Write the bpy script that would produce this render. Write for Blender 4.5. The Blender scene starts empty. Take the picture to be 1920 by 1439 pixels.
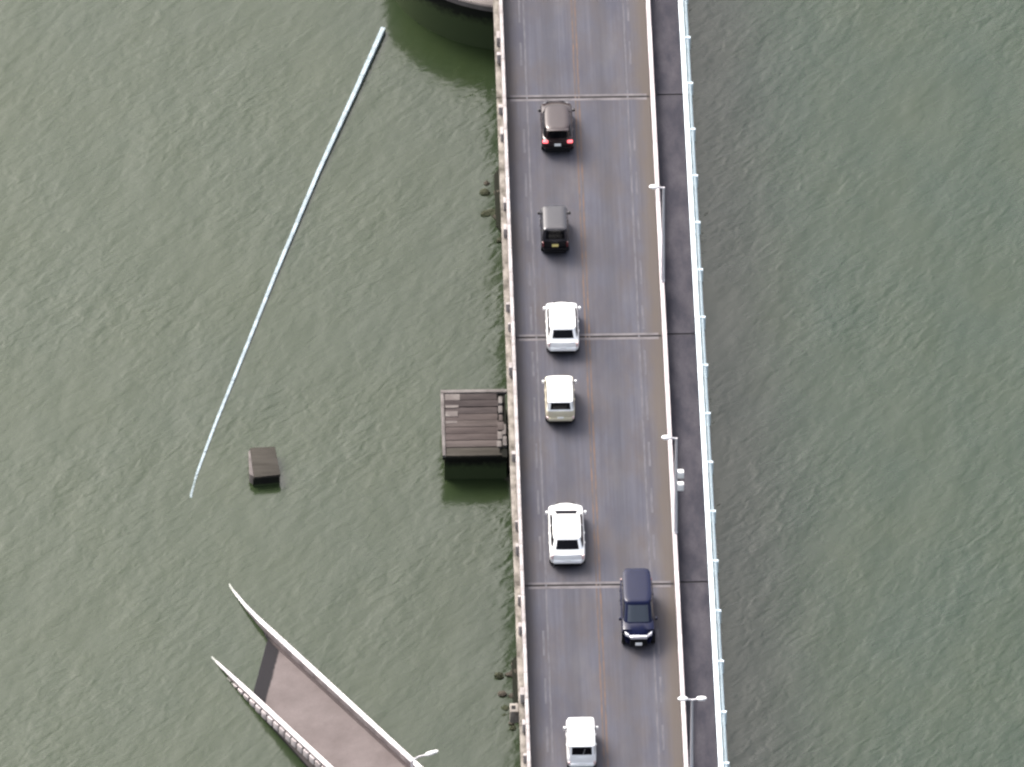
import bpy, bmesh, math, random
from mathutils import Vector
R = math.radians
random.seed(7)
sc = bpy.context.scene
col = sc.collection

# ------------------------------------------------------------------ camera, sky, sun, exposure
cam = bpy.data.objects.new('camera', bpy.data.cameras.new('camera'))
col.objects.link(cam)
cam.location = (-14.047, -620.415, 491.846)
PITCH, YAW = R(38.0), R(1.297)
look = Vector((math.sin(YAW) * math.cos(PITCH), math.cos(YAW) * math.cos(PITCH), -math.sin(PITCH)))
cam.rotation_euler = look.to_track_quat('-Z', 'Y').to_euler()
cam.data.sensor_width = 36.0
cam.data.lens = 531.58
cam.data.clip_start = 10.0
cam.data.clip_end = 9000.0
sc.camera = cam

SUN_EL = R(47.0)
SUN_AZ = R(-38.0)                      # clockwise from +Y: the bright sky is beyond the bridge's left side
world = bpy.data.worlds.new('World')
sc.world = world
world.use_nodes = True
wn, wl = world.node_tree.nodes, world.node_tree.links
wn.clear()
sky = wn.new('ShaderNodeTexSky')
sky.sky_type = 'NISHITA'
sky.sun_disc = False
sky.sun_elevation = SUN_EL
sky.sun_rotation = SUN_AZ
sky.air_density = 1.0
sky.dust_density = 8.0
sky.ozone_density = 1.0
hs = wn.new('ShaderNodeHueSaturation')  # thin overcast: most of the blue is scattered away
hs.inputs['Saturation'].default_value = 0.5
tcw = wn.new('ShaderNodeTexCoord')
cl = wn.new('ShaderNodeTexNoise')
cl.inputs['Scale'].default_value = 2.2
cl.inputs['Detail'].default_value = 5.0
cr = wn.new('ShaderNodeMapRange')
cr.inputs['From Min'].default_value = 0.3
cr.inputs['From Max'].default_value = 0.7
cr.inputs['To Min'].default_value = 0.88
cr.inputs['To Max'].default_value = 1.12
mu = wn.new('ShaderNodeMixRGB')
mu.blend_type = 'MULTIPLY'
mu.inputs[0].default_value = 1.0
bg = wn.new('ShaderNodeBackground')
bg.inputs['Strength'].default_value = 0.15
wo = wn.new('ShaderNodeOutputWorld')
wl.new(sky.outputs[0], hs.inputs['Color'])
wl.new(tcw.outputs['Generated'], cl.inputs['Vector'])
wl.new(cl.outputs[0], cr.inputs['Value'])
wl.new(hs.outputs[0], mu.inputs[1])
wl.new(cr.outputs[0], mu.inputs[2])
wl.new(mu.outputs[0], bg.inputs['Color'])
wl.new(bg.outputs[0], wo.inputs['Surface'])

sun = bpy.data.objects.new('sun', bpy.data.lights.new('sun', 'SUN'))
col.objects.link(sun)
sun.data.energy = 0.7
sun.data.angle = R(22.0)
sun.data.color = (1.0, 0.965, 0.92)
sv = Vector((math.sin(SUN_AZ) * math.cos(SUN_EL), math.cos(SUN_AZ) * math.cos(SUN_EL), math.sin(SUN_EL)))
sun.rotation_euler = sv.to_track_quat('Z', 'Y').to_euler()
sun.location = sv * 200

sc.view_settings.view_transform = 'Standard'
sc.view_settings.look = 'None'
sc.view_settings.gamma = 1.0
sc.view_settings.use_curve_mapping = False
sc.view_settings.exposure = 1.6
sc.render.engine = 'CYCLES'
sc.cycles.filter_width = 2.4
sc.cycles.use_denoising = True
sc.cycles.max_bounces = 6


# ------------------------------------------------------------------ material helpers
class NT:
    def __init__(s, name):
        s.m = bpy.data.materials.new(name)
        s.m.use_nodes = True
        s.n, s.l = s.m.node_tree.nodes, s.m.node_tree.links
        s.b = s.n['Principled BSDF']

    def node(s, t, **kw):
        n = s.n.new(t)
        for k, v in kw.items():
            setattr(n, k, v)
        return n

    def link(s, a, b):
        s.l.new(a, b)

    def pos(s):
        return s.node('ShaderNodeNewGeometry').outputs['Position']

    def mapped(s, vec, scale=(1, 1, 1), rot=(0, 0, 0), loc=(0, 0, 0), kind='POINT'):
        m = s.node('ShaderNodeMapping', vector_type=kind)
        m.inputs['Scale'].default_value = scale
        m.inputs['Rotation'].default_value = rot
        m.inputs['Location'].default_value = loc
        s.link(vec, m.inputs['Vector'])
        return m.outputs[0]

    def noise(s, vec, scale, detail=4.0, rough=0.55, dist=0.0):
        n = s.node('ShaderNodeTexNoise')
        n.inputs['Scale'].default_value = scale
        n.inputs['Detail'].default_value = detail
        n.inputs['Roughness'].default_value = rough
        n.inputs['Distortion'].default_value = dist
        s.link(vec, n.inputs['Vector'])
        return n.outputs[0]

    def rng(s, v, a, b, c=0.0, d=1.0):
        n = s.node('ShaderNodeMapRange')
        n.inputs['From Min'].default_value = a
        n.inputs['From Max'].default_value = b
        n.inputs['To Min'].default_value = c
        n.inputs['To Max'].default_value = d
        s.link(v, n.inputs['Value'])
        return n.outputs[0]

    def math(s, op, a, b=None):
        n = s.node('ShaderNodeMath', operation=op)
        for i, v in enumerate((a, b)):
            if v is None:
                continue
            if isinstance(v, (int, float)):
                n.inputs[i].default_value = v
            else:
                s.link(v, n.inputs[i])
        return n.outputs[0]

    def mix(s, f, a, b, mode='MIX'):
        n = s.node('ShaderNodeMixRGB', blend_type=mode)
        for i, v in enumerate((f, a, b)):
            if isinstance(v, (int, float)):
                n.inputs[i].default_value = v
            elif isinstance(v, tuple):
                n.inputs[i].default_value = (*v, 1.0)
            else:
                s.link(v, n.inputs[i])
        return n.outputs[0]

    def xyz(s, vec):
        n = s.node('ShaderNodeSeparateXYZ')
        s.link(vec, n.inputs[0])
        return n.outputs

    def color(s, c):
        if isinstance(c, tuple):
            s.b.inputs['Base Color'].default_value = (*c, 1.0)
        else:
            s.link(c, s.b.inputs['Base Color'])

    def bump(s, h, strength, dist=0.02):
        n = s.node('ShaderNodeBump')
        n.inputs['Strength'].default_value = strength
        n.inputs['Distance'].default_value = dist
        s.link(h, n.inputs['Height'])
        s.link(n.outputs[0], s.b.inputs['Normal'])

    def set(s, **kw):
        for k, v in kw.items():
            s.b.inputs[k.replace('_', ' ')].default_value = v


def paint(name, c, rough=0.3, coat=0.5, metal=0.0, var=0.06, spec=0.5):
    t = NT(name)
    p = t.pos()
    n = t.noise(p, 9.0, 5.0)
    f = t.rng(n, 0.3, 0.7)
    a = tuple(max(0.0, x * (1 - var)) for x in c)
    b = tuple(x * (1 + var * 0.5) for x in c)
    t.color(t.mix(f, a, b))
    t.set(Roughness=rough, Metallic=metal)
    t.b.inputs['Specular IOR Level'].default_value = spec
    t.b.inputs['Coat Weight'].default_value = coat
    t.b.inputs['Coat Roughness'].default_value = 0.08
    return t.m


def concrete(name, base, stain, low_z=None, low_tone=(0.012, 0.014, 0.008), amt=0.5, scale=1.3, fine=12.0, stretch=(1, 1, 1), sharp=0.12):
    """Weathered concrete: broad stains, fine mottling and, where low_z is given, a second tone below that level."""
    t = NT(name)
    p = t.pos()
    q = t.mapped(p, stretch)
    n1 = t.noise(q, scale, 6.0, 0.6)
    n2 = t.noise(p, fine, 5.0, 0.6)
    f = t.math('MULTIPLY', t.rng(n1, 0.38, 0.68), amt)
    c = t.mix(f, base, stain)
    c = t.mix(t.rng(n2, 0.35, 0.7, 0.0, 0.35), c, tuple(x * 0.55 for x in base))
    if low_z is not None:
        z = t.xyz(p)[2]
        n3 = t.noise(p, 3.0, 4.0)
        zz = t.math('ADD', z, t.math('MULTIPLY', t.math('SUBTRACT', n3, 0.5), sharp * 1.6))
        c = t.mix(t.rng(zz, low_z - sharp, low_z, 1.0, 0.0), c, low_tone)
    t.color(c)
    t.set(Roughness=0.9)
    t.b.inputs['Specular IOR Level'].default_value = 0.12
    t.bump(n2, 0.35, 0.01)
    return t.m


# ------------------------------------------------------------------ materials
def make_water():
    t = NT('water')
    p = t.pos()
    x, y, z = t.xyz(p)
    # sediment: a yellower, denser plume on the old bridge's side, a clearer band along the bridge on the other
    wob = t.math('MULTIPLY', t.math('SUBTRACT', t.noise(p, 0.05, 3.0), 0.5), 22.0)
    xs = t.math('ADD', x, wob)
    f_left = t.rng(xs, -22.0, 0.0, 1.0, 0.0)
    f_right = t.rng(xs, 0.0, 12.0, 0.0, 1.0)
    patch = t.rng(t.noise(t.mapped(p, (0.16, 0.1, 1.0)), 1.0, 4.0, 0.6), 0.35, 0.7)
    c = t.mix(f_left, (0.0145, 0.0232, 0.0105), (0.0188, 0.0285, 0.0140))
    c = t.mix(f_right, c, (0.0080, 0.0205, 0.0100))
    c = t.mix(t.math('MULTIPLY', patch, 0.35), c, (0.0210, 0.0290, 0.0090))
    t.color(c)
    t.set(Roughness=0.17, IOR=1.333)
    v = t.mapped(p, (1.0, 0.50, 1.0), (0, 0, R(50)), kind='TEXTURE')
    v2 = t.mapped(p, (0.42, 0.24, 1.0), (0, 0, R(28)), kind='TEXTURE')
    v3 = t.mapped(p, (5.0, 2.4, 1.0), (0, 0, R(60)), kind='TEXTURE')
    w1 = t.noise(v, 1.0, 1.4, 0.45, 0.5)
    w2 = t.noise(v2, 1.0, 2.0, 0.5, 0.4)
    w3 = t.noise(v3, 1.0, 2.0, 0.5)
    gust = t.rng(t.noise(p, 0.11, 2.0, 0.5), 0.36, 0.66, 0.5, 1.3)
    h = t.math('ADD', t.math('MULTIPLY', w1, 0.028), t.math('MULTIPLY', w2, 0.010))
    h = t.math('MULTIPLY', h, gust)
    h = t.math('ADD', h, t.math('MULTIPLY', w3, 0.075))
    t.bump(h, 1.0, 1.0)
    return t.m


def make_asphalt():
    t = NT('asphalt')
    p = t.pos()
    x, y, z = t.xyz(p)
    st = t.noise(t.mapped(p, (5.5, 0.09, 1.0)), 1.0, 5.0, 0.65)         # wheel-rolled streaks
    br = t.noise(t.mapped(p, (0.8, 0.25, 1.0)), 1.0, 5.0, 0.6)          # broad patches
    pk = t.noise(t.mapped(p, (0.5, 0.16, 1.0), loc=(7, 3, 0)), 1.0, 6.0, 0.62)
    fi = t.noise(p, 26.0, 4.0, 0.7)
    c = t.mix(t.rng(st, 0.3, 0.7), (0.0520, 0.0525, 0.0650), (0.0740, 0.0740, 0.0900))
    c = t.mix(t.rng(br, 0.4, 0.72, 0.0, 0.75), c, (0.0680, 0.0580, 0.0550))
    c = t.mix(t.rng(pk, 0.5, 0.68, 0.0, 0.6), c, (0.0440, 0.0450, 0.0600))
    c = t.mix(t.rng(pk, 0.46, 0.30, 0.0, 0.6), c, (0.0860, 0.0820, 0.0880))
    c = t.mix(t.rng(fi, 0.4, 0.75, 0.0, 0.3), c, (0.0300, 0.0290, 0.0330))
    # road dust lying along the barrier and parapet
    wob = t.math('MULTIPLY', t.math('SUBTRACT', t.noise(t.mapped(p, (1.5, 0.35, 1.0)), 1.0, 5.0, 0.6), 0.5), 0.9)
    xw = t.math('ADD', x, wob)
    dust = t.math('ADD', t.rng(xw, 6.95, 7.6, 0.0, 0.75), t.rng(xw, 0.9, 0.35, 0.0, 0.4))
    c = t.mix(dust, c, (0.0720, 0.0610, 0.0520))
    # dark oil strip in the middle of each lane
    oil = t.math('MAXIMUM', t.rng(t.math('ABSOLUTE', t.math('SUBTRACT', x, 2.65)), 0.1, 0.55, 0.3, 0.0),
                 t.rng(t.math('ABSOLUTE', t.math('SUBTRACT', x, 5.4)), 0.1, 0.6, 0.28, 0.0))
    c = t.mix(oil, c, (0.0350, 0.0350, 0.0410))
    t.color(c)
    t.set(Roughness=0.9)
    t.b.inputs['Specular IOR Level'].default_value = 0.12
    t.bump(fi, 0.3, 0.006)
    return t.m


def worn_line(name, c, under, wear):
    t = NT(name)
    p = t.pos()
    n = t.noise(t.mapped(p, (7.0, 0.8, 1.0)), 1.0, 5.0, 0.7)
    t.color(t.mix(t.rng(n, wear - 0.12, wear + 0.15), c, under))
    t.set(Roughness=0.85)
    t.b.inputs['Specular IOR Level'].default_value = 0.12
    return t.m


M = {}
M['water'] = make_water()
M['asphalt'] = make_asphalt()
M['yellow_line'] = worn_line('yellow_line', (0.1125, 0.0710, 0.0500), (0.0575, 0.0530, 0.0560), 0.46)
M['white_line'] = worn_line('white_line', (0.098, 0.096, 0.106), (0.060, 0.058, 0.067), 0.46)
M['joint_header'] = concrete('joint_header', (0.135, 0.126, 0.132), (0.07, 0.065, 0.07), scale=1.2, amt=0.9)
M['joint_gap'] = concrete('joint_gap', (0.0150, 0.0140, 0.0150), (0.0300, 0.0275, 0.0275), scale=3.0)
M['parapet'] = concrete('parapet', (0.37, 0.345, 0.345), (0.18, 0.158, 0.15), scale=1.2, amt=0.8)
M['ledge'] = concrete('ledge', (0.2394, 0.2176, 0.1958), (0.0381, 0.0338, 0.0261), scale=1.0, amt=1.0, stretch=(1.5, 1.0, 1))
M['barrier'] = concrete('barrier', (0.46, 0.42, 0.43), (0.30, 0.26, 0.26), scale=0.8, amt=0.6)
M['walkway'] = concrete('walkway', (0.0285, 0.0275, 0.0360), (0.0600, 0.0555, 0.0640), scale=0.7, amt=1.0, stretch=(1.6, 0.6, 1))
M['slab'] = concrete('slab', (0.1300, 0.1200, 0.1100), (0.0550, 0.0500, 0.0450), scale=0.6, amt=0.8)
M['pier'] = concrete('pier', (0.0525, 0.0430, 0.0340), (0.0200, 0.0220, 0.0130), 0.28, (0.0070, 0.0080, 0.0045), scale=0.9, amt=0.9)
M['rock_brown'] = concrete('rock_brown', (0.052, 0.044, 0.036), (0.030, 0.030, 0.020), 0.06, (0.020, 0.026, 0.012), scale=2.0)
M['rock_green'] = concrete('rock_green', (0.034, 0.036, 0.022), (0.020, 0.024, 0.012), 0.08, (0.018, 0.025, 0.011), scale=2.0)
M['pier_edge'] = concrete('pier_edge', (0.1200, 0.1050, 0.0950), (0.0600, 0.0500, 0.0425), 0.2, scale=1.4, amt=0.9)
REFLECTED_GREEN = (0.036, 0.050, 0.022)  # dark water reflection carried up onto the lower faces as colour
M['shaded_face'] = concrete('shaded_face', (0.010, 0.010, 0.009), (0.016, 0.018, 0.010), 0.15, REFLECTED_GREEN, scale=1.5)  # shade put into the colour: near-black face, green at the foot
M['platform_face'] = concrete('platform_face', (0.008, 0.008, 0.007), (0.012, 0.013, 0.008), 1.15, REFLECTED_GREEN, scale=1.5, sharp=0.5)  # shadow below the platform edge painted near-black above the green
M['caisson_face'] = concrete('caisson_face', (0.008, 0.009, 0.007), (0.012, 0.014, 0.008), 2.1, REFLECTED_GREEN, scale=1.2, sharp=0.6)  # shaded side painted near-black, green towards its reflection
M['caisson_top'] = concrete('caisson_top', (0.1500, 0.1325, 0.1300), (0.0700, 0.0600, 0.0575), scale=0.7, amt=0.8)
M['rim'] = concrete('rim', (0.1440, 0.1320, 0.1280), (0.0680, 0.0600, 0.0580), scale=1.6, amt=0.9)
M['plank_a'] = concrete('plank_a', (0.0638, 0.0520, 0.0502), (0.0362, 0.0289, 0.0281), scale=1.0, amt=1.0, stretch=(0.5, 3, 1))
M['plank_b'] = concrete('plank_b', (0.0489, 0.0404, 0.0400), (0.0255, 0.0208, 0.0213), scale=1.0, amt=1.0, stretch=(0.5, 3, 1))
M['plank_c'] = concrete('plank_c', (0.0787, 0.0660, 0.0629), (0.0426, 0.0349, 0.0332), scale=1.0, amt=1.0, stretch=(0.5, 3, 1))
M['plank_d'] = concrete('plank_d', (0.0447, 0.0404, 0.0349), (0.0264, 0.0239, 0.0196), scale=1.0, amt=1.0, stretch=(0.5, 3, 1))
M['pale_patch'] = concrete('pale_patch', (0.1368, 0.1235, 0.1178), (0.0760, 0.0646, 0.0627), scale=1.8, amt=0.9)
M['ramp_deck'] = concrete('ramp_deck', (0.116, 0.098, 0.096), (0.0759, 0.0626, 0.0607), 0.16, (0.0138, 0.0129, 0.0147), scale=0.5, amt=0.8, sharp=0.02)
M['ramp_edge'] = concrete('ramp_edge', (0.0585, 0.0473, 0.0473), (0.0360, 0.0293, 0.0293), 0.14, (0.0090, 0.0090, 0.0099), scale=1.3)
M['ramp_wall'] = concrete('ramp_wall', (0.6240, 0.6000, 0.6000), (0.4160, 0.3760, 0.3760), 0.10, (0.2800, 0.2880, 0.2640), scale=0.9, amt=0.7, sharp=0.06)
M['ramp_face'] = concrete('ramp_face', (0.26, 0.225, 0.22), (0.13, 0.105, 0.105), 0.12, (0.05, 0.05, 0.05), scale=1.1, amt=0.8)  # darker than the coping: shade and dirt both put into the colour
M['ramp_pilaster'] = concrete('ramp_pilaster', (0.46, 0.42, 0.42), (0.22, 0.19, 0.19), 0.15, (0.10, 0.10, 0.09), scale=1.3, amt=0.9)
M['sunken'] = concrete('sunken', (0.30, 0.355, 0.385), (0.17, 0.205, 0.22), 0.03, (0.11, 0.135, 0.13), scale=1.5, amt=0.9, sharp=0.03)
M['blue_steel'] = paint('blue_steel', (0.6068, 0.7052, 0.7544), 0.4, 0.2)
M['pipe'] = paint('pipe', (0.3525, 0.4350, 0.4650), 0.5, 0.1, var=0.2)
M['pole'] = paint('pole', (0.50, 0.48, 0.50), 0.5, 0.0, var=0.1)
M['lamp_head'] = paint('lamp_head', (0.72, 0.71, 0.70), 0.4, 0.2)
M['white_paint'] = paint('white_paint', (0.82, 0.82, 0.81), 0.3, 0.6, var=0.03)
M['cream_paint'] = paint('cream_paint', (0.50, 0.45, 0.33), 0.35, 0.5)
M['maroon_paint'] = paint('maroon_paint', (0.020, 0.011, 0.012), 0.14, 0.0, 0.2, spec=0.5)
M['black_paint'] = paint('black_paint', (0.005, 0.005, 0.006), 0.14, 0.0, spec=0.3)
M['black_sky_sheen'] = paint('black_sky_sheen', (0.022, 0.021, 0.026), 0.14, 0.0, 0.2)  # lighter copy of the black for the roof, sky sheen put into the colour
M['navy_paint'] = paint('navy_paint', (0.003, 0.005, 0.024), 0.14, 0.0, 0.0, spec=0.15)
M['navy_roof'] = M['navy_paint']
M['glass'] = paint('glass', (0.003, 0.003, 0.004), 0.06, 0.0, spec=0.12)
M['tinted_glass'] = paint('tinted_glass', (0.004, 0.0045, 0.005), 0.06, 0.0, spec=0.5)
M['sky_glass'] = paint('sky_glass', (0.010, 0.016, 0.026), 0.06, 0.0, spec=0.9)  # blue sky reflection put into the windscreen's base colour
M['smoked_lens'] = paint('smoked_lens', (0.08, 0.08, 0.09), 0.15, 0.0)
M['tyre'] = paint('tyre', (0.010, 0.010, 0.010), 0.9, 0.0, var=0.3, spec=0.1)
M['trim'] = paint('trim', (0.008, 0.008, 0.009), 0.6, 0.0, spec=0.1)
M['alloy'] = paint('alloy', (0.42, 0.42, 0.43), 0.35, 0.2, 0.8)
M['chrome'] = paint('chrome', (0.75, 0.75, 0.78), 0.22, 0.2, 0.6)
M['headlight'] = paint('headlight', (0.62, 0.62, 0.66), 0.15, 1.0)
M['red_lens'] = paint('red_lens', (0.10, 0.012, 0.014), 0.2, 0.8)
M['pale_lens'] = paint('pale_lens', (0.62, 0.46, 0.45), 0.2, 0.8)
M['white_plate'] = paint('white_plate', (0.78, 0.78, 0.76), 0.4, 0.0)
M['yellow_plate'] = paint('yellow_plate', (0.72, 0.60, 0.22), 0.4, 0.0)
t = NT('brake_lens')
t.color((0.5, 0.03, 0.04))
t.set(Roughness=0.25)
t.b.inputs['Emission Color'].default_value = (1.0, 0.16, 0.18, 1.0)
t.b.inputs['Emission Strength'].default_value = 0.7
M['brake_lens'] = t.m


# ------------------------------------------------------------------ mesh helpers
class MB:
    def __init__(s):
        s.v, s.f = [], []

    def add(s, vs, fs):
        o = len(s.v)
        s.v += [tuple(v) for v in vs]
        s.f += [tuple(i + o for i in f) for f in fs]
        return s

    def box(s, x0, x1, y0, y1, z0, z1):
        vs = [(x0, y0, z0), (x1, y0, z0), (x1, y1, z0), (x0, y1, z0), (x0, y0, z1), (x1, y0, z1), (x1, y1, z1), (x0, y1, z1)]
        return s.add(vs, [(3, 2, 1, 0), (4, 5, 6, 7), (0, 1, 5, 4), (1, 2, 6, 5), (2, 3, 7, 6), (3, 0, 4, 7)])

    def prism(s, poly, z0, z1):
        n = len(poly)
        vs = [(x, y, z0) for x, y in poly] + [(x, y, z1) for x, y in poly]
        fs = [tuple(range(n))[::-1], tuple(range(n, 2 * n))] + [(i, (i + 1) % n, n + (i + 1) % n, n + i) for i in range(n)]
        return s.add(vs, fs)

    def loft(s, rings, caps=True):
        n = len(rings[0])
        vs = [p for r in rings for p in r]
        fs = []
        for k in range(len(rings) - 1):
            for i in range(n):
                j = (i + 1) % n
                fs.append((k * n + i, k * n + j, (k + 1) * n + j, (k + 1) * n + i))
        if caps:
            fs.append(tuple(range(n))[::-1])
            fs.append(tuple((len(rings) - 1) * n + i for i in range(n)))
        return s.add(vs, fs)

    def tube(s, pts, rad, n=10):
        pts = [Vector(p) for p in pts]
        rad = rad if isinstance(rad, (list, tuple)) else [rad] * len(pts)
        rings = []
        for i, p in enumerate(pts):
            d = (pts[min(i + 1, len(pts) - 1)] - pts[max(i - 1, 0)]).normalized()
            u = d.orthogonal().normalized() if i == 0 else (u - d * u.dot(d)).normalized()
            w = d.cross(u)
            rings.append([p + (u * math.cos(2 * math.pi * k / n) + w * math.sin(2 * math.pi * k / n)) * rad[i] for k in range(n)])
        return s.loft(rings)

    def patch(s, grid):
        m, n = len(grid), len(grid[0])
        return s.add([p for r in grid for p in r], [(i * n + j, i * n + j + 1, (i + 1) * n + j + 1, (i + 1) * n + j) for i in range(m - 1) for j in range(n - 1)])

    def mesh(s, name, mat, bevel=0.0, smooth=False, seg=2):
        me = bpy.data.meshes.new(name)
        me.from_pydata(s.v, [], s.f)
        bm = bmesh.new()
        bm.from_mesh(me)
        bmesh.ops.recalc_face_normals(bm, faces=bm.faces)
        if bevel:
            es = [e for e in bm.edges if len(e.link_faces) == 2 and e.calc_face_angle(0) > R(28)]
            bmesh.ops.bevel(bm, geom=es, offset=bevel, segments=seg, profile=0.6, affect='EDGES', clamp_overlap=True)
        bm.to_mesh(me)
        bm.free()
        if smooth or bevel:
            me.polygons.foreach_set('use_smooth', [True] * len(me.polygons))
            me.set_sharp_from_angle(angle=R(38))
        me.materials.append(M[mat])
        return me

    def build(s, name, mat, parent=None, bevel=0.0, smooth=False, loc=None, seg=2):
        return link(name, s.mesh(name, mat, bevel, smooth, seg), parent, loc)


def link(name, me, parent=None, loc=None):
    o = bpy.data.objects.new(name, me)
    col.objects.link(o)
    o.parent = parent
    if loc:
        o.location = loc
    return o


def tag(o, label=None, cat=None, group=None, kind=None):
    for k, v in (('label', label), ('category', cat), ('group', group), ('kind', kind)):
        if v:
            o[k] = v
    return o


def thing(name, label, cat, loc=(0, 0, 0), rz=0.0, group=None):
    o = bpy.data.objects.new(name, None)
    o.empty_display_size = 0.3
    col.objects.link(o)
    o.location = loc
    o.rotation_euler = (0, 0, rz)
    return tag(o, label, cat, group)


# ------------------------------------------------------------------ water
w = MB().add([(-6000, -3000, 0), (6000, -3000, 0), (6000, 9000, 0), (-6000, 9000, 0)], [(0, 1, 2, 3)]).build('water', 'water')
tag(w, kind='structure')

# ------------------------------------------------------------------ bridge in use: deck, piers
DZ = 7.0
JOINTS = [-58.30, -37.56, -16.84, 3.88, 24.72, 45.52, 66.30]
bridge = thing('road_bridge', 'concrete two lane road bridge on brown piers crossing green water', 'bridge', (0, 0, 0))
for a, b in zip(JOINTS[:-1], JOINTS[1:]):
    MB().box(-0.24, 10.22, a + 0.02, b - 0.02, 6.35, 6.965).build('deck_slab', 'slab', bridge)
    for gx in (0.9, 3.6, 6.3, 9.0):
        MB().add(*(lambda x: ([(x - .3, a + .15, 5.1), (x + .3, a + .15, 5.1), (x + .3, b - .15, 5.1), (x - .3, b - .15, 5.1),
                               (x - .22, a + .15, 6.346), (x + .22, a + .15, 6.346), (x + .22, b - .15, 6.346), (x - .22, b - .15, 6.346)],
                              [(3, 2, 1, 0), (4, 5, 6, 7), (0, 1, 5, 4), (1, 2, 6, 5), (2, 3, 7, 6), (3, 0, 4, 7)]))(gx)).build('girder', 'slab', bridge)
ROCKS = []
for k in range(5):
    rings = []
    for z, r in ((-.2, .16), (-.06, .30), (.08, .27), (.18, .12)):
        rings.append([(r * random.uniform(.75, 1.2) * math.cos(a * math.pi / 4), r * random.uniform(.75, 1.2) * math.sin(a * math.pi / 4), z + random.uniform(-.04, .04)) for a in range(8)])
    ROCKS.append(MB().loft(rings).mesh('rock', 'rock_brown' if k < 3 else 'rock_green'))
for j in JOINTS:
    cap = MB().box(0.25, 9.75, j - 0.95, j + 0.95, 4.2, 5.096).build('pier_cap', 'slab', bridge, bevel=0.08)
    for x in (2.4, 7.4):
        ring = lambda z, r: [(x + r * math.cos(k * math.pi / 10), j + r * math.sin(k * math.pi / 10), z) for k in range(20)]
        MB().loft([ring(-2.0, .75), ring(4.197, .68)]).build('column', 'pier', bridge, smooth=True)
    if abs(j - 45.52) > 1:
        foot = MB().prism([(-0.35, j - 2.1), (0.0, j - 2.8), (9.0, j - 3.0), (9.9, j - 2.0), (9.9, j + 2.2), (9.0, j + 3.2), (0.0, j + 3.0), (-0.35, j + 2.4)], -2.0, 0.14)
        fo = foot.build('footing', 'pier', bridge, bevel=0.05)
        if -20 < j < 30:
            for k in range(18):
                o = link('rock', random.choice(ROCKS), fo, (random.uniform(-1.15, 0.05) * random.uniform(.5, 1), j + random.uniform(-3.3, 2.8), random.uniform(-.2, .03)))
                o.rotation_euler = (random.uniform(-.3, .3), random.uniform(-.3, .3), random.uniform(0, 6.28))
                q = random.uniform(.6, 1.35)
                o.scale = (q, q * random.uniform(.8, 1.5), q * .8)

# round navigation caisson under the far pier, mostly beyond the frame
cai = thing('round_caisson', 'round pale concrete caisson beside bridge, standing high over dark water', 'caisson', (1.62, 45.72, 0))
ring = lambda r, z: [(r * math.cos(k * math.pi / 32), r * math.sin(k * math.pi / 32), z) for k in range(64)]
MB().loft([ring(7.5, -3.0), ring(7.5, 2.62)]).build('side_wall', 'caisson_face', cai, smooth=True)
MB().loft([ring(7.58, 2.623), ring(7.58, 2.93), ring(7.5, 3.0)]).build('top_slab', 'caisson_top', cai, smooth=True)

# ------------------------------------------------------------------ road surface
road = bpy.data.objects.new('road', None)
col.objects.link(road)
tag(road, kind='structure')
for a, b in zip(JOINTS[:-1], JOINTS[1:]):
    MB().box(0.24, 7.92, a + 0.02, b - 0.02, 6.969, DZ).build('asphalt', 'asphalt', road)
for i, j in enumerate(JOINTS):
    ej = MB().box(0.26, 7.90, j - 0.075, j + 0.075, 6.90, DZ + 0.002).build('expansion_joint', 'joint_gap', road)
    for s, w_ in ((1, 0.17), (-1, 0.2)):
        y0, y1 = sorted((j + s * 0.079, j + s * (0.079 + w_)))
        MB().box(0.45, 7.75, y0, y1, 6.95, DZ + 0.005).build('joint_header', 'joint_header', ej)
for x in (3.945, 4.135):
    MB().box(x - 0.045, x + 0.045, JOINTS[0], JOINTS[-1], DZ - 0.01, DZ + 0.0042).build('centre_line', 'yellow_line', road)
for x in (1.36, 6.73):
    MB().box(x - 0.05, x + 0.05, JOINTS[0], JOINTS[-1], DZ - 0.01, DZ + 0.0042).build('edge_line', 'white_line', road)
dash = MB().box(-0.055, 0.055, 0, 2.05, -0.01, 0.0044).mesh('dash', 'white_line')
for x in (1.13, 6.98):
    y = -57.3
    while y < 63:
        if all(not (y - .3 < j < y + 2.35) for j in JOINTS):
            link('dash', dash, road, (x, y, DZ))
        y += 3.86

# ------------------------------------------------------------------ parapet on the old bridge's side
par = thing('stone_parapet', 'weathered pale concrete parapet with outer pilasters edging the traffic lanes', 'parapet')
y = JOINTS[0] + 0.05
pan = MB().box(0.04, 0.21, 0, 2.06, 6.972, 7.84).mesh('panel', 'parapet', 0.015)
cope = MB().box(0.05, 0.215, 0, 2.06, 7.843, 7.93).mesh('coping', 'parapet', 0.02)
pil = MB().box(-0.19, 0.037, -0.14, 0.14, 7.062, 7.62).mesh('pilaster', 'parapet', 0.02)
n = int((JOINTS[-1] - JOINTS[0]) / 2.08)
for k in range(n):
    link('panel', pan, par, (0, y + 2.08 * k, 0))
    link('coping', cope, par, (0, y + 2.08 * k, 0))
    if random.random() < .55:
        o = link('pilaster', pil, par, (0, y + 2.08 * k + random.uniform(-.3, .9), random.uniform(-.12, .1)))
        o.scale = (random.uniform(.55, 1.0), random.uniform(.5, 2.4), 1)
for a, b in zip(JOINTS[:-1], JOINTS[1:]):
    MB().box(-0.26, 0.035, a + 0.02, b - 0.02, 6.72, 7.06).build('outer_ledge', 'ledge', par, bevel=0.02)
br = MB().box(-0.72, -0.263, -26.95, -26.25, 6.2, 6.95).build('drain_box', 'ledge', par, bevel=0.04)
MB().box(-0.62, -0.42, -26.75, -26.45, 6.93, 6.956).build('drain_opening', 'joint_gap', br)

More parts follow.
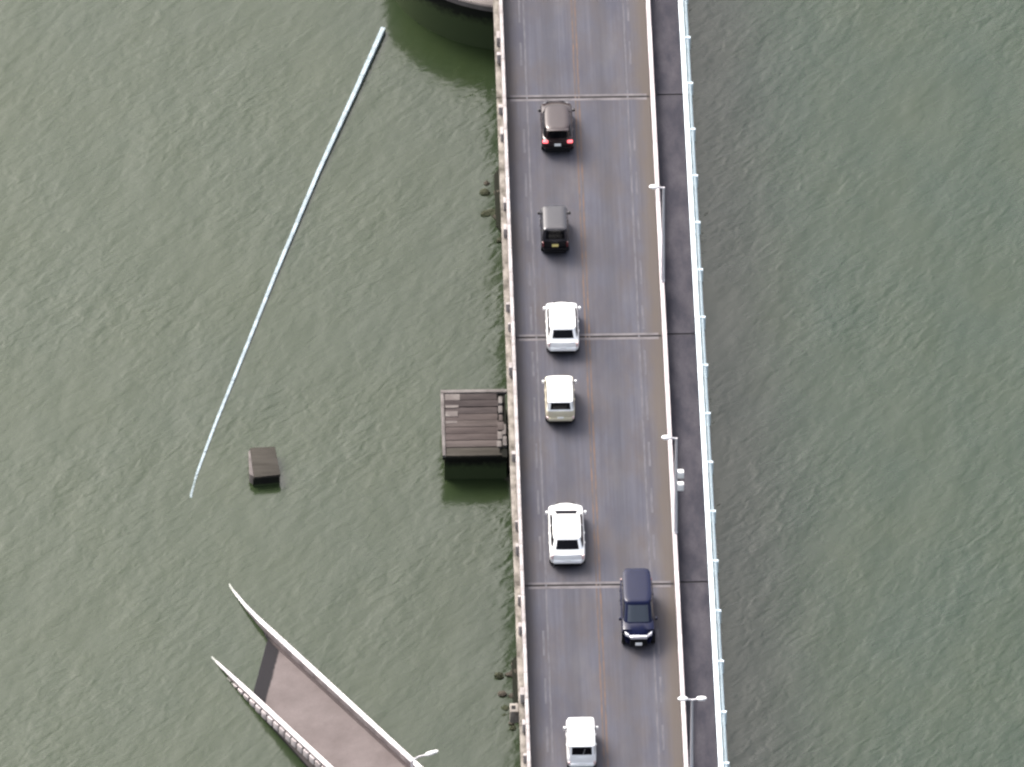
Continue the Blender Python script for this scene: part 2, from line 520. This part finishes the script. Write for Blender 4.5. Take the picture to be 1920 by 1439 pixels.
# ------------------------------------------------------------------ barrier between lanes and walkway
bar = thing('traffic_barrier', 'thin pale pink concrete wall dividing the lanes from the walkway', 'barrier')
L_ = 5.19
secs = MB().prism([(7.955, 0), (8.13, 0), (8.13, L_ - 0.02), (7.955, L_ - 0.02)], 6.972, 7.78).mesh('wall_section', 'barrier', 0.02)
cop = MB().box(7.935, 8.150, 0, L_ - 0.012, 7.783, 7.86).mesh('coping', 'barrier', 0.025)
k = 0
while JOINTS[0] + L_ * k < JOINTS[-1] - 1:
    link('wall_section', secs, bar, (0, JOINTS[0] + L_ * k + 0.01, 0))
    link('coping', cop, bar, (0, JOINTS[0] + L_ * k + 0.006, 0))
    k += 1

# ------------------------------------------------------------------ walkway
walk = bpy.data.objects.new('walkway_pavement', None)
col.objects.link(walk)
tag(walk, kind='structure')
for a, b in zip(JOINTS[:-1], JOINTS[1:]):
    MB().box(8.168, 10.0, a + 0.06, b - 0.06, 6.969, 7.10).build('paving_slab', 'walkway', walk)
for j in JOINTS:
    MB().box(8.17, 9.98, j - 0.045, j + 0.045, 6.9, 7.07).build('joint_filler', 'joint_gap', walk)
    for s in (-1, 1):
        y0, y1 = sorted((j + s * 0.07, j + s * 0.2))
        MB().box(8.3, 9.6, y0, y1, 7.05, 7.106).build('joint_header', 'walkway', walk)

# ------------------------------------------------------------------ blue railing and pipe on the outer side
rail = thing('steel_railing', 'pale blue steel railing running along the outer edge of walkway', 'railing')
step = 2.04
post = MB().box(9.71, 9.83, -0.04, 0.04, 7.104, 8.04).mesh('post', 'blue_steel', 0.01)
nb = int((JOINTS[-1] - JOINTS[0]) / step)
for k in range(nb):
    link('post', post, rail, (0, JOINTS[0] + 0.6 + step * k, 0))
for a, b in zip(JOINTS[:-1], JOINTS[1:]):
    MB().box(9.655, 9.895, a + 0.02, b - 0.02, 8.043, 8.12).build('top_rail', 'blue_steel', rail, bevel=0.025)
    for z in (7.3, 7.55, 7.8):
        MB().box(9.75, 9.79, a + 0.02, b - 0.02, z, z + 0.05).build('lower_rail', 'blue_steel', rail)
pipe = thing('water_pipe', 'light blue service pipe clamped outside the steel railing', 'pipe')
MB().tube([(10.05, JOINTS[0], 7.62), (10.05, JOINTS[-1], 7.62)], 0.095, 14).build('pipe_run', 'pipe', pipe, smooth=True)
clamp = MB().box(9.90, 10.22, -0.09, 0.09, 6.97, 7.74).mesh('clamp', 'blue_steel', 0.02)
k = 0
while JOINTS[0] + 1.6 + 4.08 * k < JOINTS[-1]:
    link('clamp', clamp, pipe, (0, JOINTS[0] + 1.6 + 4.08 * k, 0))
    k += 1


# ------------------------------------------------------------------ street lamps
def lamp(label, x, y, h, left, right, boxes=()):
    o = thing('street_lamp', label, 'street lamp', (x, y, 7.0), 0, 'lamps along the traffic barrier')
    MB().box(-0.10, 0.10, -0.12, 0.12, 0.865, 0.92).build('base_plate', 'pole', o, bevel=0.015)
    MB().tube([(0, 0, 0.92), (0, 0, 2.5), (0, 0, h)], [0.095, 0.085, 0.06], 14).build('pole', 'pole', o, smooth=True)
    for s, l in ((-1, left), (1, right)):
        if not l:
            continue
        arm = MB().tube([(0, 0, h - 0.04), (s * l * 0.5, 0, h + 0.0), (s * l, 0, h + 0.05)], 0.05, 10).build('arm', 'pole', o, smooth=True)
        rings = []
        for q, (yy, ww, hh) in enumerate(((0, .05, .04), (.06, .13, .07), (.25, .16, .09), (.42, .13, .07), (.5, .05, .03))):
            xx = s * (l - 0.12 + yy)
            rings.append([(xx, ww * math.cos(a * math.pi / 6), h + .06 + hh * math.sin(a * math.pi / 6)) for a in range(12)])
        hd = MB().loft(rings).build('lamp_head', 'lamp_head', o, smooth=True)
        MB().box(min(s * (l + .0), s * (l + .26)), max(s * (l + .0), s * (l + .26)), -0.08, 0.08, h - .045, h - .02).build('lens', 'headlight', hd)
    for bz in boxes:
        MB().box(0.07, 0.4, -0.16, 0.16, bz - 0.2, bz + 0.2).build('equipment_box', 'lamp_head', o, bevel=0.05)
    return o


lamp('plain street lamp with one short arm near a black boxy car', 8.085, 7.48, 7.0, 0.38, 0)
lamp('street lamp with two pale boxes strapped to its pole', 8.09, -13.68, 7.0, 0.38, 0, (4.66, 3.86))
lamp('street lamp whose pole carries a lamp head on either side', 8.22, -34.81, 7.0, 0.34, 0.34)

# ------------------------------------------------------------------ plank-topped platform at the middle pier
pf = thing('pier_platform', 'square brown planked platform on dark walls against the bridge pier', 'platform', (-1.9, 3.6, 0))
X0, X1, Y0, Y1, ZT = -1.72, 1.68, -2.78, 2.78, 1.6
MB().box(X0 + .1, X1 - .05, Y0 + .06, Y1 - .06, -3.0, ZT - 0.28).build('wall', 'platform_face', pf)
MB().box(X0, X1, Y0, Y1, ZT - 0.276, ZT - 0.11).build('bearer_slab', 'shaded_face', pf, bevel=0.02)
MB().box(X0 - .005, X0 + 0.17, Y0, Y1 - .26, ZT - 0.11, ZT + 0.05).build('edge_kerb', 'rim', pf, bevel=0.02)
MB().box(X0 - .005, X1 + 0.1, Y1 - 0.25, Y1, ZT - 0.11, ZT + 0.06).build('edge_kerb', 'rim', pf, bevel=0.02)
MB().box(X0 + .175, X1 - 0.3, Y0, Y0 + 0.17, ZT - 0.11, ZT + 0.01).build('edge_kerb', 'plank_d', pf, bevel=0.02)
kinds = ['plank_d', 'plank_c', 'plank_a', 'plank_a', 'plank_c', 'plank_a', 'plank_b', 'plank_b', 'plank_b']
py = Y0 + 0.18
pw = (Y1 - 0.26 - py) / 9
for k in range(9):
    dz = random.uniform(-.02, .02)
    MB().box(X0 + .18, X1 - 0.42 + random.uniform(-.03, .03), py + .02, py + pw - .02, ZT - 0.108, ZT - 0.01 + dz).build('plank', kinds[k], pf, bevel=0.015)
    py += pw
for (xa, xb, ya, yb) in ((-1.5, -.72, 1.95, 2.48), (-1.5, -.8, 1.3, 1.52), (-1.5, -.85, .55, 1.0), (-1.5, -.9, -.02, .2)):
    MB().box(xa, xb, ya, yb, ZT - 0.03, ZT + 0.014).build('mortar_patch', 'pale_patch', pf)
for (xa, xb, ya, yb, h) in ((1.3, 1.52, 1.5, 2.1, .16), (1.28, 1.5, .75, 1.35, .13), (1.3, 1.5, .05, .6, .12), (1.22, 1.55, -.75, -.05, .15),
                            (1.45, 1.66, -1.1, -.2, .12), (1.2, 1.46, -1.5, -.85, .13), (1.15, 1.4, -2.1, -1.6, .10), (1.46, 1.68, -2.0, -1.2, .1)):
    MB().box(xa, xb, ya, yb, ZT - 0.11, ZT + h - .04).build('broken_stone', random.choice(['pale_patch', 'plank_c', 'rim']), pf, bevel=0.05)

# ------------------------------------------------------------------ lone pile stump
st = thing('pile_stump', 'small square brown pile stump standing alone in the water', 'stump', (-12.97, 1.85, 0), R(5))
MB().prism([(-.70, -1.3), (.72, -1.22), (.66, 1.25), (-.64, 1.32)], -3, .46).build('shaft', 'shaded_face', st, bevel=0.03)
MB().prism([(-.64, -1.27), (.76, -1.20), (.70, 1.2), (-.60, 1.25)], .463, .60).build('top_slab', 'plank_d', st, bevel=0.04)
MB().prism([(-.86, -.9), (-.645, -1.2), (-.61, 1.1), (-.72, 1.0)], -.5, .57).build('pale_facing', 'pale_patch', st, bevel=0.03)

# ------------------------------------------------------------------ sunken parapet: a long pale line at the surface
pts = [(-6.10, 40.25, .30, .125), (-7.75, 34.5, .24, .115), (-9.80, 27.5, .18, .105), (-12.20, 18.6, .12, .095), (-14.20, 10.8, .08, .085), (-15.60, 5.4, .055, .075),
       (-16.52, 1.5, .03, .065), (-16.80, -.1, .012, .06), (-16.84, -1.3, -.03, .055)]
sp = thing('sunken_parapet', 'long thin white parapet slanting through the open water', 'parapet', (-11.5, 20, 0))
for k in range(len(pts) - 1):
    (x0, y0, z0, h0), (x1, y1, z1, h1) = pts[k], pts[k + 1]
    m_ = 4
    for q in range(m_):
        a, b = q / m_, (q + 1) / m_
        A = Vector((x0 + (x1 - x0) * a + 11.5, y0 + (y1 - y0) * a - 20, 0))
        B = Vector((x0 + (x1 - x0) * b + 11.5, y0 + (y1 - y0) * b - 20, 0))
        za, zb, ha, hb = z0 + (z1 - z0) * a, z0 + (z1 - z0) * b, h0 + (h1 - h0) * a, h0 + (h1 - h0) * b
        d = (B - A).normalized()
        nn = Vector((-d.y, d.x, 0))
        B = B - d * 0.02
        jz = random.uniform(-.012, .012)
        vs = []
        for P, z, h in ((A, za + jz, ha), (B, zb + jz, hb)):
            vs += [(P + nn * h)[:2] + (z - .9,), (P - nn * h)[:2] + (z - .9,), (P - nn * h)[:2] + (z,), (P + nn * h)[:2] + (z,)]
        MB().add(vs, [(0, 1, 2, 3), (7, 6, 5, 4), (0, 4, 5, 1), (1, 5, 6, 2), (2, 6, 7, 3), (3, 7, 4, 0)]).build('wall_section', 'sunken', sp, bevel=0.015)

# ------------------------------------------------------------------ collapsed span: a tilted ramp running down into the water
OX, OY = -12.866, -11.908
DD = Vector((0.4822, -0.8761, 0))
NN = Vector((-0.8761, -0.4822, 0))
S_, R_, W_ = 0.1198, -0.1482, 3.4169


def rp(t, n, h):
    p = DD * t + NN * n
    cy = 0.008 * abs(t) ** 3 if (t < 0 and n < 1.6) else 0.0
    return (p.x, p.y + cy, S_ * t + R_ * n + h)


TW = (0.5, 4.6)
tw = lambda t: max(0.4, min(1.0, 1.0 + t * 0.13))
ramp = thing('collapsed_span', 'tilted pinkish bridge span with white parapets sloping down into water', 'bridge span', (OX, OY, 0))
TE = 24.0
rows = [-6 + 0.5 * k for k in range(61)]
g = [[rp(t, n, 0) for n in (-.16, .8, 1.6, 2.4, W_ + .16)] for t in rows]
top = MB().patch(g)
g2 = [[rp(t, n, -.7) for n in (-.16, .8, 1.6, 2.4, W_ + .16)] for t in rows]
m_, n_ = len(rows), 5
o_ = m_ * n_
vs = [p for r in g for p in r] + [p for r in g2 for p in r]
fs = []
for i in range(m_ - 1):
    for j in range(n_ - 1):
        a = i * n_ + j
        fs += [(a, a + 1, a + n_ + 1, a + n_), (o_ + a, o_ + a + n_, o_ + a + n_ + 1, o_ + a + 1)]
    fs += [(i * n_, (i + 1) * n_, o_ + (i + 1) * n_, o_ + i * n_), (i * n_ + 4, o_ + i * n_ + 4, o_ + (i + 1) * n_ + 4, (i + 1) * n_ + 4)]
for j in range(n_ - 1):
    fs += [(j, o_ + j, o_ + j + 1, j + 1), ((m_ - 1) * n_ + j, (m_ - 1) * n_ + j + 1, o_ + (m_ - 1) * n_ + j + 1, o_ + (m_ - 1) * n_ + j)]
MB().add(vs, fs).build('deck', 'ramp_deck', ramp)
for side, nc in ((0, 0.0), (1, W_)):
    s_ = -1 if side == 0 else 1
    t = -6.2 if side == 0 else -2.0
    while t < TE:
        t1 = min(t + 1.25, TE)
        q = [rp(tt, nc + dn * tw(tt - TW[side]), hh) for tt in (t, t1 - .015) for dn, hh in ((-.085, .003), (.085, .003), (.085, .41), (-.085, .41))]
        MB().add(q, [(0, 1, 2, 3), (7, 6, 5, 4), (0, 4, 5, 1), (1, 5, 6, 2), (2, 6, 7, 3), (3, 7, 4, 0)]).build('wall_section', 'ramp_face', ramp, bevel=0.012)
        q = [rp(tt, nc + dn * tw(tt - TW[side]), hh) for tt in (t, t1 - .008) for dn, hh in ((-.125, .413), (.125, .413), (.125, .5), (-.125, .5))]
        MB().add(q, [(0, 1, 2, 3), (7, 6, 5, 4), (0, 4, 5, 1), (1, 5, 6, 2), (2, 6, 7, 3), (3, 7, 4, 0)]).build('coping', 'ramp_wall', ramp, bevel=0.02)
        for dt in (.12, .74):
            if t + dt > 1.0:
                q = [rp(t + dt + tt, nc + dn, hh) for tt in (0, .5) for dn, hh in ((s_ * .088, -.12), (s_ * .2, -.12), (s_ * .2, .3), (s_ * .088, .3))]
                MB().add(q, [(0, 1, 2, 3), (7, 6, 5, 4), (0, 4, 5, 1), (1, 5, 6, 2), (2, 6, 7, 3), (3, 7, 4, 0)]).build('pilaster', 'ramp_pilaster', ramp, bevel=0.05)
        t += 1.25
    # kerb of silt and broken stone along the foot of the wall
    i_ = 0.088 if side == 0 else -0.088
    q = [rp(tt, nc + dn, hh) for tt in (-1, TE) for dn, hh in ((i_, .002), (i_ * 2.7, .002), (i_ * 2.5, .03), (i_, .06))]
    MB().add(q, [(0, 1, 2, 3), (7, 6, 5, 4), (0, 4, 5, 1), (1, 5, 6, 2), (2, 6, 7, 3), (3, 7, 4, 0)]).build('gutter_silt', 'ramp_edge', ramp)
for t in (11.0, 17.0, 23.2):                                           # what is left of its own supports
    for n in (0.5, 2.7):
        x, y, z = rp(t, n, -.69)
        MB().box(x - .35, x + .35, y - .35, y + .35, -3.0, z).build('support_pile', 'shaded_face', ramp)

bx, by, bz = rp(15.75, 0.5, 0.0)
lb = thing('bracket_lamp', 'bent lamp on short post leaning over the collapsed span parapet', 'street lamp', (OX + bx, OY + by, bz))
MB().tube([(0, 0, 0), (.02, .06, .6), (.05, .12, 1.15)], 0.06, 10).build('post', 'pole', lb, smooth=True)
MB().tube([(.05, .12, 1.12), (.38, .28, 1.22), (.78, .38, 1.26)], 0.045, 10).build('arm', 'pole', lb, smooth=True)
rings = []
for q, ww, hh in ((0, .05, .04), (.08, .12, .08), (.35, .15, .09), (.6, .12, .07), (.68, .05, .03)):
    c = Vector((.70 + q, .36 + q * .28, 1.28 + q * .1))
    rings.append([(c.x, c.y + ww * math.cos(a * math.pi / 6), c.z + hh * math.sin(a * math.pi / 6)) for a in range(12)])
MB().loft(rings).build('lamp_head', 'lamp_head', lb, smooth=True)


# ------------------------------------------------------------------ vehicles
def sup(w, b, x_or_y, n, axis):
    """Rounded-rectangle outline: the other coordinate for a given x (axis 'x') or y (axis 'y')."""
    f = min(1.0, abs(x_or_y) / (w if axis == 'x' else b))
    return (b if axis == 'x' else w) * (1 - f ** n) ** (1 / n)


def car(name, label, cat, X, Yrear, L, Wd, H, p, rz=0.0, group='vehicles crossing the bridge'):
    """p: belt, hood (height of its front), wb (s of windscreen foot), wt (s of windscreen head), rt / rb (s of rear window head and foot),
    rw (roof half-width share), mats."""
    root = thing(name, label, cat, (X, Yrear + L / 2, DZ + 0.004), rz, group)
    w = Wd / 2
    S = lambda s: s - L / 2
    belt, hf, hb = p['belt'], p['hood'], p.get('hoodb', p['belt'] + .04)
    wb, wt, rt, rb = p['wb'], p['wt'], p['rt'], p['rb']
    pm, rm = p['paint'], p.get('roofpaint', p['paint'])
    # lower body
    sts = [(0.0, .42, belt - .20, .84, .10), (0.05, .30, belt - .05, .93, .10), (.18, .24, belt, .98, .09), (.55, .22, belt + .01, 1.0, .04), (L * .5, .21, belt, 1.0, 0),
           (wb - .1, .22, hb, .995, -.02), (wb + (L - wb) * .45, .22, hb + (hf - hb) * .4, .985, -.06), (L - .30, .23, hf, .94, -.26), (L - .10, .26, hf - .10, .87, -.38), (L - .02, .36, hf - .2, .76, -.38)]
    rings = []
    for s, zb, zt, wf, bow in sts:
        ww = w * wf
        prof = [(0, zb), (.5, zb), (.82, zb), (.95, zb + .06), (1.0, zb + (zt - zb) * .35), (1.0, zb + (zt - zb) * .62), (.975, zt - .10), (.93, zt - .03), (.84, zt + .0), (.6, zt + .012), (.3, zt + .02), (0, zt + .022)]
        full = prof + [(-a, z) for a, z in prof[-2:0:-1]]
        rings.append([(ww * a, S(s) + bow * abs(a) ** 2.6, z) for a, z in full])
    body = MB().loft(rings).build('body', pm, root, smooth=True)
    # cabin
    gb, gt, ne = w * p.get('gb', .93), w * p.get('rw', .76), p.get('ne', 4.6)
    zr = H - .05

    def lvl(tt, off=0.0):
        f_, r_ = wb + (wt - wb) * tt, rb + (rt - rb) * tt
        return gb + (gt - gb) * tt ** 1.15 + off, (f_ - r_) / 2 + off, S((f_ + r_) / 2), belt - .02 + (zr - belt + .02) * tt

    def outline(tt, off=0.0, sh=1.0, dz=0.0):
        a, b, yc, z = lvl(tt, off)
        out = []
        for k in range(48):
            th = 2 * math.pi * k / 48
            c, s2 = math.cos(th), math.sin(th)
            out.append((sh * a * math.copysign(abs(c) ** (2 / ne), c), yc + sh * b * math.copysign(abs(s2) ** (2 / ne), s2), z + dz))
        return out
    cab = MB().loft([outline(0), outline(.35), outline(.7), outline(.96)]).build('cabin', rm, root, smooth=True)
    MB().loft([outline(.93, .012), outline(1, .012), outline(1, -.03, 1, .028), outline(1, -.1, 1, .044), outline(1, -.25, 1, .052)]).build('roof', rm, root, smooth=True)

    def wall_patch(nm, mat, u0, u1, t0, t1, where, par_):
        gr = []
        for i in range(5):
            tt = t0 + (t1 - t0) * i / 4
            a, b, yc, z = lvl(tt, .007)
            row = []
            for j in range(9):
                u = u0 + (u1 - u0) * j / 8
                if where in 'fr':
                    x = a * u
                    yy = sup(a, b, x, ne, 'x') * (1 if where == 'f' else -1)
                    row.append((x, yc + yy, z))
                else:
                    yy = b * u
                    xx = sup(a, b, yy, ne, 'y') * (1 if where == 'R' else -1)
                    row.append((xx, yc + yy, z))
            gr.append(row)
        return MB().patch(gr).build(nm, mat, par_, smooth=True)
    wall_patch('windscreen', p.get('screen', 'glass'), -.9, .9, .16, .9, 'f', root)
    rwin = wall_patch('rear_window', 'glass', -.93, .93, p.get('rw0', .2), .9, 'r', root)
    for sd in 'LR':
        for a, b in ((-.86, -.36), (-.32, .2), (.24, .84)):
            wall_patch('side_window', 'tinted_glass', a, b, .14, .85, sd, root)
    if p.get('wiper'):
        _, b0, yc0, z0 = lvl(.2, .02)
        _, b1, yc1, z1 = lvl(.75, .02)
        MB().tube([(.05, yc0 - b0, z0), (.16, yc1 - b1, z1)], .014, 6).build('wiper', 'alloy', rwin)
    # bumpers, lights, plates
    def rear_box(nm, mat, x0, x1, z0, z1, y0, y1, bev=.02, par_=root):
        return MB().box(x0, x1, S(y0), S(y1), z0, z1).build(nm, mat, par_, bevel=bev)
    rear_box('rear_bumper', p.get('bump', pm), -w * .8, w * .8, .40, .58, -.045, .2, .05)
    rear_box('rear_skirt', 'trim', -w * .76, w * .76, .22, .397, -.02, .2, .03)
    rear_box('front_bumper', p.get('fbump', pm), -w * .52, w * .52, .30, .52, L - .22, L + .012, .06)
    rear_box('grille', p.get('grille', 'trim'), -w * .5, w * .5, .53, hf - .13, L - .2, L + .004, .02)
    zl0, zl1 = p.get('tail', (belt - .30, belt - .05))
    for s_ in (-1, 1):
        xs = sorted((s_ * w * p.get('tl', .80), s_ * w * .945))
        rear_box('tail_light', p.get('lens', 'red_lens'), xs[0], xs[1], zl0, zl1, .02, .16, .03)
        xs = sorted((s_ * w * .5, s_ * w * .86))
        hl = [(s_ * w * .5, S(L - .10)), (s_ * w * .8, S(L - .30)), (s_ * w * .87, S(L - .55)), (s_ * w * .7, S(L - .36))]
        MB().prism(hl if s_ > 0 else hl[::-1], hf - .2, hf - .03).build('headlight', p.get('hl', 'smoked_lens'), root, bevel=.02)
        sm = p.get('mirror', wb - .35)
        xs = sorted((s_ * (w - .03), s_ * (w + .05)))
        MB().box(xs[0], xs[1], S(sm) - .03, S(sm) + .03, belt + .0, belt + .05).build('mirror_arm', 'trim', root)
        xs = sorted((s_ * (w + .02), s_ * (w + .14)))
        MB().box(xs[0], xs[1], S(sm) - .06, S(sm) + .06, belt + .0, belt + .15).build('mirror', p.get('mirrorpaint', pm), root, bevel=.035)
        for sh in (1.15, 1.95):
            xs = sorted((s_ * (w * .99), s_ * (w + .022)))
            MB().box(xs[0], xs[1], S(sh), S(sh) + .14, belt - .17, belt - .14).build('door_handle', pm, root, bevel=.008)
        for sw in (.62, L - .72):
            wr = p.get('wr', .29)
            cy = lambda r, x: [(x, S(sw) + r * math.cos(k * math.pi / 12), wr + r * math.sin(k * math.pi / 12)) for k in range(24)]
            wh = MB().loft([cy(wr * .9, s_ * (w - .2)), cy(wr, s_ * (w - .17)), cy(wr, s_ * (w - .03)), cy(wr * .93, s_ * (w + .006)), cy(wr * .7, s_ * (w + .004))]).build('wheel', 'tyre', root, smooth=True)
            MB().loft([cy(wr * .69, s_ * (w - .05)), cy(wr * .69, s_ * (w + .0065)), cy(wr * .3, s_ * (w + .012))]).build('rim', 'alloy', wh, smooth=True)
    zp = p.get('plate_z', .66)
    rear_box('licence_plate', p.get('plate', 'white_plate'), -.17, .17, zp, zp + .17, -.03 if zp < .6 else .0, .08, .006)
    rear_box('licence_plate', p.get('plate', 'white_plate'), -.17, .17, .36, .53, L - .05, L + .03, .006)
    if p.get('band'):
        MB().box(-w * .52, w * .52, S(L - .12), S(L + .012), hf - .20, hf - .02).build('chrome_bar', 'chrome', root, bevel=.03)
    if p.get('rails'):
        for s_ in (-1, 1):
            MB().tube([(s_ * gt * .86, S(rt + .25), zr + .05), (s_ * gt * .86, S(wt - .25), zr + .05)], .022, 8).build('roof_rail', 'chrome', root, smooth=True)
    if p.get('spoiler'):
        MB().box(-gt * .9, gt * .9, S(rt - .12), S(rt + .1), zr - .01, zr + .03).build('spoiler', rm, cab, bevel=.02)
    return root


car('compact_car', 'dark maroon hatchback with glowing tail lights just past an expansion joint', 'car', 2.87, 19.62, 3.95, 1.69, 1.52,
    dict(belt=.93, hood=.78, wb=3.0, wt=2.45, rt=.30, rb=.10, paint='maroon_paint', lens='brake_lens', tl=.60, plate_z=.60, tail=(.78, .91), mirrorpaint='black_paint', spoiler=True, bump='black_paint'))
car('small_car', 'black boxy small car with a yellow number plate', 'car', 2.52, 10.80, 3.4, 1.47, 1.66,
    dict(belt=.98, hood=.85, wb=2.75, wt=2.28, rt=.22, rb=.06, paint='black_paint', roofpaint='black_sky_sheen', rw=.82, ne=14, plate='yellow_plate', plate_z=.64, tail=(.62, .92)))
car('compact_car', 'white hatchback with rounded nose straddling the middle expansion joint', 'car', 2.72, 2.20, 3.9, 1.69, 1.46,
    dict(belt=.93, hood=.76, wb=3.2, wt=2.42, hoodb=.88, rt=.58, rb=.20, paint='white_paint', lens='pale_lens', ne=8, rw=.78, plate_z=.45))
car('small_car', 'white roofed small car with cream yellow tailgate', 'car', 2.43, -3.72, 3.4, 1.52, 1.52,
    dict(belt=1.0, hood=.85, wb=2.8, wt=2.4, rt=.22, rb=.06, paint='cream_paint', roofpaint='white_paint', lens='pale_lens', rw=.84, ne=14, plate_z=.45, tail=(.5, .62), mirrorpaint='white_paint'))
car('liftback_car', 'large white car with curved sides and a black rear window', 'car', 2.50, -15.55, 4.75, 1.82, 1.46,
    dict(belt=.94, hood=.74, wb=3.78, wt=2.75, hoodb=.92, rt=.78, rb=.26, paint='white_paint', lens='pale_lens', rw=.76, ne=7, plate_z=.45))
car('minivan', 'navy blue minivan with chrome front driving against the white cars', 'minivan', 5.95, -22.25, 4.7, 1.70, 1.86,
    dict(belt=1.06, hood=.95, wb=3.95, wt=3.05, rt=.25, rb=.08, paint='navy_paint', rw=.83, ne=6, band=True, hl='headlight', screen='sky_glass', wr=.32, grille='trim', fbump='trim', mirror=3.5), rz=math.pi)
car('small_car', 'plain white small van with wide mirrors behind the large white car', 'car', 2.80, -31.95, 3.4, 1.475, 1.60,
    dict(belt=1.0, hood=.85, wb=2.9, wt=2.5, rt=.22, rb=.06, paint='white_paint', lens='pale_lens', rw=.88, ne=14, wiper=True, plate_z=.42, tail=(.5, .66), mirror=2.25))
